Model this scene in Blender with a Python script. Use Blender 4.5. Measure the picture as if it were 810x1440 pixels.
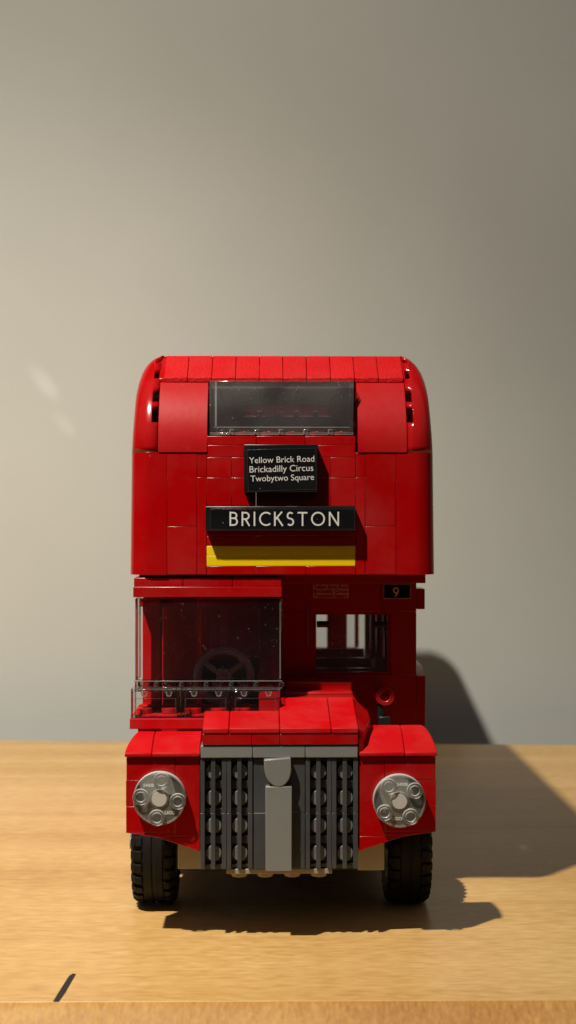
import bpy, bmesh, math, random
from mathutils import Vector, Matrix

random.seed(7)
for o in list(bpy.data.objects):
    bpy.data.objects.remove(o)
SC = bpy.context.scene
COL = SC.collection
MM = 0.001

# ------------------------------------------------------------------ camera
F_PX, CAM_Y, CAM_Z = 2000.0, -435.7, 131.6      # focal length in photo pixels, camera place in mm
cam_d = bpy.data.cameras.new('camera')
cam_d.sensor_fit = 'VERTICAL'
cam_d.sensor_height = 24.0
cam_d.lens = 24.0 * F_PX / 1440.0
cam_d.clip_start, cam_d.clip_end = 0.02, 50.0
cam_d.dof.use_dof = True
cam_d.dof.focus_distance = 0.452
cam_d.dof.aperture_fstop = 15.0
cam = bpy.data.objects.new('camera', cam_d)
cam.location = (0, CAM_Y * MM, CAM_Z * MM)
cam.rotation_euler = (math.radians(90), 0, 0)
COL.objects.link(cam)
SC.camera = cam

# ------------------------------------------------------------------ world, lamp, exposure
world = bpy.data.worlds.new('World')
SC.world = world
world.use_nodes = True
wn, wlk = world.node_tree.nodes, world.node_tree.links
bg = wn['Background']
# a dim room: pale ceiling overhead, dark room all round
wtc = wn.new('ShaderNodeTexCoord'); wsx = wn.new('ShaderNodeSeparateXYZ'); wcr = wn.new('ShaderNodeValToRGB')
wlk.new(wtc.outputs['Generated'], wsx.inputs[0]); wlk.new(wsx.outputs['Z'], wcr.inputs['Fac']); wlk.new(wcr.outputs['Color'], bg.inputs['Color'])
we = wcr.color_ramp.elements
we[0].position = 0.0; we[0].color = (0.06, 0.055, 0.05, 1)
we[1].position = 0.75; we[1].color = (0.90, 0.97, 1.0, 1)
k = we.new(0.25); k.color = (0.13, 0.13, 0.13, 1)
k = we.new(0.50); k.color = (0.75, 0.80, 0.84, 1)
bg.inputs['Strength'].default_value = 0.15

def spot(name, loc, aim, watts, size_deg, blend, radius, color):
    d = bpy.data.lights.new(name, 'SPOT')
    d.energy = watts
    d.spot_size = math.radians(size_deg)
    d.spot_blend = blend
    d.shadow_soft_size = radius
    d.color = color
    o = bpy.data.objects.new(name, d)
    o.location = [v * MM for v in loc]
    dv = Vector(aim) - Vector(loc)
    o.rotation_euler = dv.to_track_quat('-Z', 'Y').to_euler()
    COL.objects.link(o)
    return o

LAMP = (-330, -392, 974)
LAMP_C = (1.0, 0.915, 0.78)
AIM = (-268, 150, 30)
spot('desk_lamp', LAMP, AIM, 50.0, 61, 1.0, 0.014, LAMP_C)          # the bright core of the lamp's beam
spot('desk_lamp_spill', LAMP, AIM, 27.0, 120, 1.0, 0.014, LAMP_C)   # the wide spill of the same lamp

# added spots standing in for two faint bus reflections on the wall at left
for tgt, w_ in (((-154, 464, 213), 0.42), ((-141, 464, 187), 0.15)):
    spot('added_glint_spot', (-60, 400, 100), tgt, w_, 4.6, 1.0, 0.002, (1.0, 0.93, 0.82))

SC.view_settings.view_transform = 'Standard'
SC.view_settings.look = 'None'
SC.view_settings.exposure = 0.0
SC.view_settings.gamma = 1.0
SC.cycles.use_denoising = True
SC.cycles.max_bounces = 14
SC.cycles.transparent_max_bounces = 24
SC.cycles.transmission_bounces = 12
SC.cycles.sample_clamp_indirect = 4.0
SC.cycles.caustics_reflective = False
SC.cycles.caustics_refractive = False

# ------------------------------------------------------------------ photo pixel -> bus coordinates (mm)
YAW = math.radians(-1.0)
ORG = (-1.3, 0.0)
_c, _s = math.cos(YAW), math.sin(YAW)

def W(px, py, yb):
    """Point of the bus-frame plane y = yb that the photo shows at pixel (px, py)."""
    dx, dz = (px - 405.0) / F_PX, -(py - 720.0) / F_PX
    cx, cy = -ORG[0], CAM_Y - ORG[1]
    t = (yb - (cx * _s + cy * _c)) / (dx * _s + _c)
    qx, qy = cx + t * dx, cy + t
    return qx * _c - qy * _s, CAM_Z + t * dz

def X(px, yb): return W(px, 720, yb)[0]
def Z(py, yb): return W(405, py, yb)[1]

# ------------------------------------------------------------------ materials
def new_mat(name):
    m = bpy.data.materials.new(name)
    m.use_nodes = True
    nt = m.node_tree
    return m, nt, nt.nodes, nt.links, nt.nodes['Principled BSDF']

def plastic(name, col, rough=0.28, dust=0.05, bump=0.02, bump_scale=260, var=0.06, scratch=True, spec=0.5):
    m, nt, N, L, p = new_mat(name)
    tc = N.new('ShaderNodeTexCoord')
    geo = N.new('ShaderNodeNewGeometry')
    # slight colour difference from brick to brick
    mr = N.new('ShaderNodeMapRange')
    mr.inputs['To Min'].default_value = 1 - var
    mr.inputs['To Max'].default_value = 1 + var * 0.5
    L.new(geo.outputs['Random Per Island'], mr.inputs['Value'])
    hsv = N.new('ShaderNodeHueSaturation')
    hsv.inputs['Color'].default_value = (*col, 1)
    L.new(mr.outputs['Result'], hsv.inputs['Value'])
    # dust specks and handling haze
    n1 = N.new('ShaderNodeTexNoise')
    n1.inputs['Scale'].default_value = 55
    n1.inputs['Detail'].default_value = 6
    n1.inputs['Roughness'].default_value = 0.65
    L.new(tc.outputs['Object'], n1.inputs['Vector'])
    r1 = N.new('ShaderNodeMapRange')
    r1.inputs['From Min'].default_value = 0.42
    r1.inputs['From Max'].default_value = 0.75
    r1.inputs['To Max'].default_value = dust
    L.new(n1.outputs['Fac'], r1.inputs['Value'])
    n2 = N.new('ShaderNodeTexNoise')
    n2.inputs['Scale'].default_value = 900
    n2.inputs['Detail'].default_value = 2
    L.new(tc.outputs['Object'], n2.inputs['Vector'])
    r2 = N.new('ShaderNodeMapRange')
    r2.inputs['From Min'].default_value = 0.77
    r2.inputs['From Max'].default_value = 0.82
    r2.inputs['To Max'].default_value = 0.45 if scratch else 0.0
    L.new(n2.outputs['Fac'], r2.inputs['Value'])
    ad = N.new('ShaderNodeMath'); ad.operation = 'MAXIMUM'
    L.new(r1.outputs['Result'], ad.inputs[0]); L.new(r2.outputs['Result'], ad.inputs[1])
    mx = N.new('ShaderNodeMixRGB')
    mx.inputs['Color2'].default_value = (0.55, 0.5, 0.46, 1)
    L.new(ad.outputs[0], mx.inputs['Fac']); L.new(hsv.outputs['Color'], mx.inputs['Color1'])
    L.new(mx.outputs['Color'], p.inputs['Base Color'])
    # roughness mottling
    r3 = N.new('ShaderNodeMapRange')
    r3.inputs['To Min'].default_value = rough * 0.75
    r3.inputs['To Max'].default_value = rough * 1.35
    L.new(n1.outputs['Fac'], r3.inputs['Value'])
    L.new(r3.outputs['Result'], p.inputs['Roughness'])
    p.inputs['Specular IOR Level'].default_value = spec
    nb = N.new('ShaderNodeTexNoise')
    nb.inputs['Scale'].default_value = bump_scale
    nb.inputs['Detail'].default_value = 3
    L.new(tc.outputs['Object'], nb.inputs['Vector'])
    b = N.new('ShaderNodeBump')
    b.inputs['Strength'].default_value = bump
    b.inputs['Distance'].default_value = 0.0008
    L.new(nb.outputs['Fac'], b.inputs['Height'])
    L.new(b.outputs['Normal'], p.inputs['Normal'])
    return m

RED_C = (0.385, 0.0008, 0.0016)
RED = plastic('red_plastic', RED_C, 0.22, 0.03, var=0.08)  # brick red, darkened to paint in the shade on front faces
RED_MATT_LIT = plastic('red_matt_lit_plastic', (0.50, 0.0025, 0.005), 0.50, 0.045, 0.05, 420, spec=0.12)  # same brick red, lightened as if lit: bonnet, wings, cab inside
RED_SATIN = plastic('red_satin_plastic', (0.40, 0.0016, 0.003), 0.42, 0.015, 0.04, 420, spec=0.2)
RED_TEX_LIT = plastic('red_textured_lit_plastic', (0.49, 0.003, 0.005), 0.50, 0.025, 0.45, 1400, spec=0.15)  # same brick red with light painted in, for the roof slopes
RED_GLOSS = plastic('red_gloss_plastic', RED_C, 0.13, 0.012, 0.006, 120)
YELLOW = plastic('yellow_plastic', (0.88, 0.62, 0.006), 0.28, 0.02)
BLACK = plastic('black_plastic', (0.008, 0.008, 0.009), 0.30, 0.02)
STICKER = plastic('black_sticker', (0.006, 0.006, 0.007), 0.22, 0.01)
DGREY = plastic('dark_grey_plastic', (0.052, 0.055, 0.058), 0.32, 0.05, 0.03)
LGREY = plastic('light_grey_plastic', (0.20, 0.205, 0.195), 0.30, 0.04)
TANGREY = plastic('old_grey_plastic', (0.31, 0.30, 0.27), 0.35, 0.05)
WHITE_INK = plastic('white_ink', (0.72, 0.71, 0.68), 0.4, 0.0, var=0.0, scratch=False)
DARK_INK = plastic('dark_ink', (0.035, 0.012, 0.012), 0.4, 0.0, var=0.0, scratch=False)
GOLD_INK = plastic('gold_ink', (0.48, 0.31, 0.19), 0.4, 0.0, var=0.0, scratch=False)
PINKPAPER = plastic('pale_sticker', (0.85, 0.50, 0.43), 0.4, 0.0, var=0.0, scratch=False)
RUBBER = plastic('tyre_rubber', (0.004, 0.0038, 0.0035), 0.62, 0.004, 0.08, 500, spec=0.25)
STEER = plastic('steering_grey', (0.34, 0.32, 0.33), 0.42, 0.04)

def clear(name, tint=(0.93, 0.93, 0.93), dust=0.035, specks=0.3, gloss_rough=0.04):
    m, nt, N, L, p = new_mat(name)
    N.remove(p)
    out = N['Material Output']
    tr = N.new('ShaderNodeBsdfTransparent'); tr.inputs['Color'].default_value = (*tint, 1)
    gl = N.new('ShaderNodeBsdfGlossy'); gl.inputs['Roughness'].default_value = gloss_rough
    di = N.new('ShaderNodeBsdfDiffuse'); di.inputs['Color'].default_value = (0.72, 0.72, 0.70, 1)
    fr = N.new('ShaderNodeFresnel'); fr.inputs['IOR'].default_value = 1.46
    m1 = N.new('ShaderNodeMixShader'); m2 = N.new('ShaderNodeMixShader')
    L.new(fr.outputs[0], m1.inputs['Fac']); L.new(tr.outputs[0], m1.inputs[1]); L.new(gl.outputs[0], m1.inputs[2])
    tc = N.new('ShaderNodeTexCoord')
    n = N.new('ShaderNodeTexNoise'); n.inputs['Scale'].default_value = 1300; n.inputs['Detail'].default_value = 2
    L.new(tc.outputs['Object'], n.inputs['Vector'])
    r = N.new('ShaderNodeMapRange')
    r.inputs['From Min'].default_value = 0.70; r.inputs['From Max'].default_value = 0.76
    r.inputs['To Min'].default_value = 0.0; r.inputs['To Max'].default_value = specks
    L.new(n.outputs['Fac'], r.inputs['Value'])
    n2 = N.new('ShaderNodeTexNoise'); n2.inputs['Scale'].default_value = 60; n2.inputs['Detail'].default_value = 5
    L.new(tc.outputs['Object'], n2.inputs['Vector'])
    r2 = N.new('ShaderNodeMapRange')
    r2.inputs['From Min'].default_value = 0.3; r2.inputs['From Max'].default_value = 0.75
    r2.inputs['To Min'].default_value = dust * 0.5; r2.inputs['To Max'].default_value = dust * 1.5
    L.new(n2.outputs['Fac'], r2.inputs['Value'])
    a = N.new('ShaderNodeMath'); a.operation = 'ADD'; a.use_clamp = True
    L.new(r.outputs[0], a.inputs[0]); L.new(r2.outputs[0], a.inputs[1])
    L.new(a.outputs[0], m2.inputs['Fac']); L.new(m1.outputs[0], m2.inputs[1]); L.new(di.outputs[0], m2.inputs[2])
    L.new(m2.outputs[0], out.inputs['Surface'])
    return m

CLEAR = clear('clear_plastic', (0.96, 0.95, 0.95), 0.006, 0.14)
CLEAR_DUSTY = clear('dusty_clear_plastic', (0.90, 0.90, 0.91), 0.062, 0.4)
MOULD = clear('clear_moulding', (0.95, 0.95, 0.94), 0.022, 0.1, 0.05)
def edge_sheen(m, k):
    """Thick clear mouldings scatter more light where they are seen edge on."""
    nt = m.node_tree; N = nt.nodes; L = nt.links
    m2 = [l.from_node for l in L if l.to_node.type == 'OUTPUT_MATERIAL'][0]
    old = m2.inputs['Fac'].links[0].from_socket
    lw = N.new('ShaderNodeLayerWeight'); lw.inputs['Blend'].default_value = 0.35
    mu = N.new('ShaderNodeMath'); mu.operation = 'MULTIPLY'; mu.inputs[1].default_value = k
    L.new(lw.outputs['Facing'], mu.inputs[0])
    ad = N.new('ShaderNodeMath'); ad.operation = 'ADD'; ad.use_clamp = True
    L.new(old, ad.inputs[0]); L.new(mu.outputs[0], ad.inputs[1]); L.new(ad.outputs[0], m2.inputs['Fac'])
edge_sheen(MOULD, 0.55)
EDGE_GLINT = clear('edge_glint', (0.9, 0.9, 0.9), 0.30, 0.1, 0.1)  # pale coat that paints in light caught on clear plastic edges
LAMPGLASS = clear('lamp_glass', (0.97, 0.97, 0.96), 0.09, 0.15, 0.05)
edge_sheen(LAMPGLASS, 0.75)

# wall paint
m, nt, N, L, p = new_mat('wall_paint')
tc = N.new('ShaderNodeTexCoord')
n = N.new('ShaderNodeTexNoise'); n.inputs['Scale'].default_value = 7; n.inputs['Detail'].default_value = 5
L.new(tc.outputs['Object'], n.inputs['Vector'])
cr = N.new('ShaderNodeValToRGB')
cr.color_ramp.elements[0].position = 0.3; cr.color_ramp.elements[0].color = (0.515, 0.54, 0.515, 1)
cr.color_ramp.elements[1].position = 0.7; cr.color_ramp.elements[1].color = (0.56, 0.585, 0.557, 1)
L.new(n.outputs['Fac'], cr.inputs['Fac']); L.new(cr.outputs['Color'], p.inputs['Base Color'])
p.inputs['Roughness'].default_value = 0.75
n2 = N.new('ShaderNodeTexNoise'); n2.inputs['Scale'].default_value = 320; n2.inputs['Detail'].default_value = 3
L.new(tc.outputs['Object'], n2.inputs['Vector'])
b = N.new('ShaderNodeBump'); b.inputs['Strength'].default_value = 0.10; b.inputs['Distance'].default_value = 0.001
L.new(n2.outputs['Fac'], b.inputs['Height']); L.new(b.outputs['Normal'], p.inputs['Normal'])
WALLM = m

def wood(name, c0, c1, c2, along=(1.6, 26, 26), rough=0.38, rot=0.0, spec=0.5):
    m, nt, N, L, p = new_mat(name)
    tc = N.new('ShaderNodeTexCoord')
    mp = N.new('ShaderNodeMapping'); mp.inputs['Scale'].default_value = along
    mp.inputs['Rotation'].default_value = (0, 0, rot)
    L.new(tc.outputs['Object'], mp.inputs['Vector'])
    # broad figure
    n1 = N.new('ShaderNodeTexNoise'); n1.inputs['Scale'].default_value = 1.6; n1.inputs['Detail'].default_value = 5
    n1.inputs['Distortion'].default_value = 0.6
    L.new(mp.outputs[0], n1.inputs['Vector'])
    # fine pores
    mp2 = N.new('ShaderNodeMapping'); mp2.inputs['Scale'].default_value = (along[0] * 60, along[1] * 11, along[2] * 11)
    mp2.inputs['Rotation'].default_value = (0, 0, rot)
    L.new(tc.outputs['Object'], mp2.inputs['Vector'])
    n2 = N.new('ShaderNodeTexNoise'); n2.inputs['Scale'].default_value = 1.4; n2.inputs['Detail'].default_value = 4
    L.new(mp2.outputs[0], n2.inputs['Vector'])
    # soft cross figure (flame)
    mp3 = N.new('ShaderNodeMapping'); mp3.inputs['Scale'].default_value = (16, 5, 5)
    mp3.inputs['Rotation'].default_value = (0, 0, 0.5)
    L.new(tc.outputs['Object'], mp3.inputs['Vector'])
    n3 = N.new('ShaderNodeTexNoise'); n3.inputs['Scale'].default_value = 1.0; n3.inputs['Detail'].default_value = 3
    L.new(mp3.outputs[0], n3.inputs['Vector'])
    mp4 = N.new('ShaderNodeMapping'); mp4.inputs['Scale'].default_value = (along[0] * 95, along[1] * 24, along[2] * 24)
    L.new(tc.outputs['Object'], mp4.inputs['Vector'])
    n4 = N.new('ShaderNodeTexNoise'); n4.inputs['Scale'].default_value = 1.0; n4.inputs['Detail'].default_value = 3
    L.new(mp4.outputs[0], n4.inputs['Vector'])
    f4 = N.new('ShaderNodeMath'); f4.operation = 'MULTIPLY_ADD'; f4.inputs[1].default_value = 0.34; f4.inputs[2].default_value = -0.17
    L.new(n4.outputs['Fac'], f4.inputs[0])
    cr = N.new('ShaderNodeValToRGB')
    e = cr.color_ramp.elements
    e[0].position = 0.34; e[0].color = (*c0, 1)
    e[1].position = 0.66; e[1].color = (*c2, 1)
    k = e.new(0.5); k.color = (*c1, 1)
    mix = N.new('ShaderNodeMath'); mix.operation = 'MULTIPLY_ADD'; mix.inputs[1].default_value = 0.46
    L.new(n1.outputs['Fac'], mix.inputs[0])
    h = N.new('ShaderNodeMath'); h.operation = 'MULTIPLY'; h.inputs[1].default_value = 0.32
    L.new(n2.outputs['Fac'], h.inputs[0])
    h3 = N.new('ShaderNodeMath'); h3.operation = 'MULTIPLY_ADD'; h3.inputs[1].default_value = 0.28
    L.new(n3.outputs['Fac'], h3.inputs[0]); L.new(h.outputs[0], h3.inputs[2])
    L.new(h3.outputs[0], mix.inputs[2])
    f5 = N.new('ShaderNodeMath'); f5.operation = 'ADD'
    L.new(mix.outputs[0], f5.inputs[0]); L.new(f4.outputs[0], f5.inputs[1]); L.new(f5.outputs[0], cr.inputs['Fac'])
    L.new(cr.outputs['Color'], p.inputs['Base Color'])
    r = N.new('ShaderNodeMapRange'); r.inputs['To Min'].default_value = rough * 0.8; r.inputs['To Max'].default_value = rough * 1.25
    L.new(n2.outputs['Fac'], r.inputs['Value']); L.new(r.outputs[0], p.inputs['Roughness'])
    p.inputs['Specular IOR Level'].default_value = spec
    b = N.new('ShaderNodeBump'); b.inputs['Strength'].default_value = 0.10; b.inputs['Distance'].default_value = 0.0006
    L.new(n2.outputs['Fac'], b.inputs['Height']); L.new(b.outputs['Normal'], p.inputs['Normal'])
    return m

WOOD = wood('maple_veneer', (0.48, 0.26, 0.078), (0.60, 0.36, 0.125), (0.71, 0.46, 0.19))
EDGEW = wood('edge_band', (0.33, 0.145, 0.036), (0.45, 0.225, 0.062), (0.56, 0.32, 0.10), along=(9, 9, 30), rough=0.5, spec=0.2)
m, nt, N, L, p = new_mat('dark_gouge')
p.inputs['Base Color'].default_value = (0.012, 0.010, 0.009, 1); p.inputs['Roughness'].default_value = 0.6
GOUGE = m

# ------------------------------------------------------------------ mesh helpers (all in mm)
class MB:
    def __init__(self): self.bm = bmesh.new()
    def poly_prism(self, ring0, ring1):
        a = [self.bm.verts.new(v) for v in ring0]; b = [self.bm.verts.new(v) for v in ring1]
        n = len(a)
        self.bm.faces.new(a); self.bm.faces.new(list(reversed(b)))
        for i in range(n):
            self.bm.faces.new((a[i], b[i], b[(i + 1) % n], a[(i + 1) % n]))
        return self
    def box(self, x0, x1, y0, y1, z0, z1, g=0.0):
        if x0 > x1: x0, x1 = x1, x0
        if y0 > y1: y0, y1 = y1, y0
        if z0 > z1: z0, z1 = z1, z0
        x0 += g; x1 -= g; z0 += g; z1 -= g
        return self.poly_prism([(x0, y0, z0), (x1, y0, z0), (x1, y0, z1), (x0, y0, z1)],
                               [(x0, y1, z0), (x1, y1, z0), (x1, y1, z1), (x0, y1, z1)])
    def px(self, a, b, c, d, y, t, g=0.05):
        """Box whose front face fills the photo rectangle (a, b)-(c, d) at bus depth y; t thick."""
        x0, z1 = W(a, b, y); x1, _ = W(c, b, y); z0 = Z(d, y)
        return self.box(x0, x1, y, y + t, z0, z1, g)
    def prism_x(self, prof, x0, x1):       # profile of (y, z) run along x
        return self.poly_prism([(x0, y, z) for y, z in prof], [(x1, y, z) for y, z in prof])
    def prism_y(self, prof, y0, y1):       # profile of (x, z) run along y
        return self.poly_prism([(x, y0, z) for x, z in prof], [(x, y1, z) for x, z in prof])
    def prism_z(self, prof, z0, z1):
        return self.poly_prism([(x, y, z0) for x, y in prof], [(x, y, z1) for x, y in prof])
    def cyl(self, c, r, h, axis='z', n=28, r2=None):
        r2 = r if r2 is None else r2
        ax = {'x': (1, 2, 0), 'y': (0, 2, 1), 'z': (0, 1, 2)}[axis]
        def ring(rad, off):
            out = []
            for i in range(n):
                a = 2 * math.pi * i / n
                v = [0, 0, 0]
                v[ax[0]] = c[ax[0]] + rad * math.cos(a); v[ax[1]] = c[ax[1]] + rad * math.sin(a)
                v[ax[2]] = c[ax[2]] + off
                out.append(tuple(v))
            return out
        return self.poly_prism(ring(r, 0), ring(r2, h))
    def tube(self, c, r, ri, h, axis='y', n=32):
        ax = {'x': (1, 2, 0), 'y': (0, 2, 1), 'z': (0, 1, 2)}[axis]
        rings = []
        for rad, off in ((r, 0), (r, h), (ri, h), (ri, 0)):
            row = []
            for i in range(n):
                a = 2 * math.pi * i / n
                v = [0, 0, 0]
                v[ax[0]] = c[ax[0]] + rad * math.cos(a); v[ax[1]] = c[ax[1]] + rad * math.sin(a); v[ax[2]] = c[ax[2]] + off
                row.append(self.bm.verts.new(v))
            rings.append(row)
        for k in range(4):
            A, B = rings[k], rings[(k + 1) % 4]
            for i in range(n):
                self.bm.faces.new((A[i], A[(i + 1) % n], B[(i + 1) % n], B[i]))
        return self
    def lathe(self, prof, c, n=64, axis='x', closed=True):
        rows = []
        for r, off in prof:
            row = []
            for i in range(n):
                a = 2 * math.pi * i / n
                u, v = r * math.cos(a), r * math.sin(a)
                p = {'x': (off, u, v), 'y': (u, off, v), 'z': (u, v, off)}[axis]
                row.append(self.bm.verts.new((c[0] + p[0], c[1] + p[1], c[2] + p[2])))
            rows.append(row)
        m = len(rows)
        for k in range(m if closed else m - 1):
            A, B = rows[k], rows[(k + 1) % m]
            for i in range(n):
                self.bm.faces.new((A[i], A[(i + 1) % n], B[(i + 1) % n], B[i]))
        return self
    def torus(self, c, R, r, tilt=0.0, n=48, k=12):
        rows = []
        M = Matrix.Rotation(tilt, 3, 'X')
        for i in range(n):
            a = 2 * math.pi * i / n
            row = []
            for j in range(k):
                b = 2 * math.pi * j / k
                v = Vector(((R + r * math.cos(b)) * math.cos(a), r * math.sin(b), (R + r * math.cos(b)) * math.sin(a)))
                row.append(self.bm.verts.new(M @ v + Vector(c)))
            rows.append(row)
        for i in range(n):
            A, B = rows[i], rows[(i + 1) % n]
            for j in range(k):
                self.bm.faces.new((A[j], A[(j + 1) % k], B[(j + 1) % k], B[j]))
        return self
    def bar(self, p0, p1, r, n=12):
        p0, p1 = Vector(p0), Vector(p1)
        q = (p1 - p0).to_track_quat('Z', 'Y')
        rs = []
        for p in (p0, p1):
            rs.append([tuple(p + q @ Vector((r * math.cos(2 * math.pi * i / n), r * math.sin(2 * math.pi * i / n), 0))) for i in range(n)])
        return self.poly_prism(*rs)
    def mesh(self, name):
        bmesh.ops.recalc_face_normals(self.bm, faces=self.bm.faces)
        bmesh.ops.scale(self.bm, vec=(MM, MM, MM), verts=self.bm.verts)
        me = bpy.data.meshes.new(name)
        self.bm.to_mesh(me); self.bm.free()
        return me

def part(name, mb, mat, parent, bevel=0.22, smooth=True, at=None, seg=2, ang=32):
    me = mb.mesh(name) if isinstance(mb, MB) else mb
    me.materials.clear(); me.materials.append(mat)
    o = bpy.data.objects.new(name, me)
    COL.objects.link(o)
    o.parent = parent
    if at: o.location = [v * MM for v in at]
    if smooth:
        for p in me.polygons: p.use_smooth = True
        try: me.set_sharp_from_angle(angle=math.radians(ang))
        except Exception: pass
    if bevel:
        md = o.modifiers.new('bevel', 'BEVEL')
        md.width = bevel * MM; md.segments = seg; md.limit_method = 'ANGLE'; md.angle_limit = math.radians(ang)
        md.harden_normals = False
    return o

def copy_tree(o, parent):
    c = o.copy(); COL.objects.link(c); c.parent = parent
    for ch in list(o.children): copy_tree(ch, c)
    return c

def text_mesh(body, width, ext=0.05, bold=0.0):
    cu = bpy.data.curves.new('text', 'FONT')
    cu.body = body; cu.size = 1.0; cu.extrude = 0.02; cu.offset = bold; cu.align_x = 'LEFT'; cu.resolution_u = 5
    o = bpy.data.objects.new('text', cu); COL.objects.link(o)
    dg = bpy.context.evaluated_depsgraph_get()
    me = bpy.data.meshes.new_from_object(o.evaluated_get(dg))
    bpy.data.objects.remove(o)
    xs = [v.co.x for v in me.vertices]
    k = width / (max(xs) - min(xs)); x0 = min(xs)
    for v in me.vertices:      # x right, text height -> z, extrusion -> -y
        x, y, z = v.co
        v.co = ((x - x0) * k, -z / 0.02 * ext, y * k)
    return me

def merge_meshes(name, items):
    """items: (mesh in mm, matrix) -> one mesh in metres."""
    bm = bmesh.new()
    for me, M in items:
        b2 = bmesh.new(); b2.from_mesh(me); b2.transform(M)
        t = bpy.data.meshes.new('t'); b2.to_mesh(t); b2.free(); bm.from_mesh(t); bpy.data.meshes.remove(t)
    bmesh.ops.scale(bm, vec=(MM, MM, MM), verts=bm.verts)
    out = bpy.data.meshes.new(name); bm.to_mesh(out); bm.free()
    return out

# ------------------------------------------------------------------ the setting: wall and table
hf = F_PX * CAM_Z
def ground(px, py):
    D = hf / (py - 720.0)
    return (px - 405.0) / F_PX * D, D + CAM_Y

wl, wr = ground(0, 1041.0), ground(810, 1047.5)
wa = math.atan2(wr[1] - wl[1], wr[0] - wl[0])
mb = MB(); mb.box(-1900, 1900, 0, 60, -900, 2400)
wall = part('wall', mb, WALLM, None, 0)
wall.location = (0, 464 * MM, 0)
wall['kind'] = 'structure'; wall['category'] = 'wall'
wall['label'] = 'plain warm grey painted wall behind the wooden table'

tl, tr = ground(0, 1411.0), ground(810, 1408.5)
ta = math.atan2(tr[1] - tl[1], tr[0] - tl[0])
table = bpy.data.objects.new('wooden_table', None); COL.objects.link(table)
table.location = ((tl[0] + tr[0]) / 2 * MM, (tl[1] + tr[1]) / 2 * MM, 0); table.rotation_euler.z = ta
table['label'] = 'pale varnished wooden table top with a dark gouge near its front edge'
table['category'] = 'table'
depth = (wl[1] + wr[1]) / 2 - (tl[1] + tr[1]) / 2
mb = MB()
sk = math.tan(wa - ta)
mb.prism_z([(-1500, 1.2), (1500, 1.2), (1500, depth + 1500 * sk - 0.4), (-1500, depth - 1500 * sk - 0.4)], -24, 0)
part('table_top', mb, WOOD, table, 0.35)
mb = MB(); mb.prism_x([(1.18, -24), (-11, -24), (-11, -11), (-10, -9.6), (-1.4, -1.5), (-0.3, -0.7), (0.5, -0.25), (1.18, -0.12)], -1500, 1500)
part('edge_strip', mb, EDGEW, table, 0, ang=50)

def to_table(px, py):
    x, y = ground(px, py)
    dx, dy = x - (tl[0] + tr[0]) / 2, y - (tl[1] + tr[1]) / 2
    return dx * math.cos(ta) + dy * math.sin(ta), -dx * math.sin(ta) + dy * math.cos(ta)
gp = [to_table(*q) for q in ((73.5, 1411), (82, 1411), (92, 1396), (104, 1375), (107, 1370), (102, 1369.5), (97, 1373), (86, 1390))]
gp = [(x, max(y, 1.3)) for x, y in gp]
mb = MB(); mb.prism_z(gp, -1.0, 0.12)
part('gouge', mb, GOUGE, table, 0)

# ------------------------------------------------------------------ the bus
bus = bpy.data.objects.new('toy_bus', None); COL.objects.link(bus)
bus.location = (ORG[0] * MM, ORG[1] * MM, 0); bus.rotation_euler.z = -YAW
bus['label'] = 'red toy brick double-decker bus with black destination signs standing on the wooden table'
bus['category'] = 'toy bus'

YF = 22.1                      # front face of the upper deck
REAR = 334.0
Z_BOT, Z_SH = Z(808, YF), Z(636, YF)

# --- upper deck shells ------------------------------------------------------
sil_l = [(186.5, 637.7), (187.6, 613.5), (189.3, 588), (192.2, 559.5), (197, 539.7), (203.5, 524), (212.6, 511), (222.6, 504), (232.5, 501.4)]
sil_r = [(608.2, 634.8), (606.5, 599.3), (604.5, 573.8), (601.7, 551), (597.4, 529.7), (591.8, 517), (581.8, 507), (570.5, 501.3), (562, 500.3)]
def prof(points, sgn, yy):
    out = []
    for i, (a, b) in enumerate(points):
        y_ = yy + 14 * max(0.0, min(1.0, (590 - b) / 88.0))      # the top of the curve lies farther back
        out.append((W(a, b, y_)[1], sgn * W(a, b, y_)[0]))
    return sorted(out)
PL = prof(sil_l, -1, 30); PR = prof(sil_r, 1, 30)
ZTOP = max(PL[-1][0], PR[-1][0])
def interp(P, z):
    if z <= P[0][0]: return P[0][1]
    for (z0, w0), (z1, w1) in zip(P, P[1:]):
        if z <= z1:
            return w0 + (w1 - w0) * (z - z0) / (z1 - z0)
    return P[-1][1]
def half_w(z): return 0.5 * (interp(PL, z) + interp(PR, z))
def y_front(z):
    v = max(0.0, (z - Z_SH) / 23.3)
    if v <= 1: return YF + 10.4 * v ** 2.1
    return YF + 10.4 + (z - Z_SH - 23.3) * 1.05
XIN = 40.3
def ring_pts(z, sgn, xin, notch):
    w = half_w(z); yf = y_front(z)
    r = max(0.3, min(7.0, (w - xin) * 0.75))
    pts = [(xin, yf), (xin + notch, yf)]
    xs = xin + notch
    a0 = max(xs + 0.02, w - r)
    for i in range(9):
        a = math.pi / 2 * (1 - i / 8)
        px_, py_ = w - r + r * math.cos(a), yf + r - r * math.sin(a)
        pts.append((max(px_, xs + 0.01 * (i + 1)), py_))
    for yy in (yf + r + 6, yf + r + 14, 90, 140, 190, 240, 290, REAR - 8):
        pts.append((max(pts[-1][0] if False else w, xs + 0.1), max(yy, yf + r + 2)))
    for i in range(1, 6):
        a = math.pi / 2 * i / 5
        rr = min(8, w * 0.2)
        pts.append((w - rr + rr * math.cos(a), REAR - rr + rr * math.sin(a)))
    pts.append((0, REAR))
    return [(sgn * x, y, z) for x, y in pts]

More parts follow.
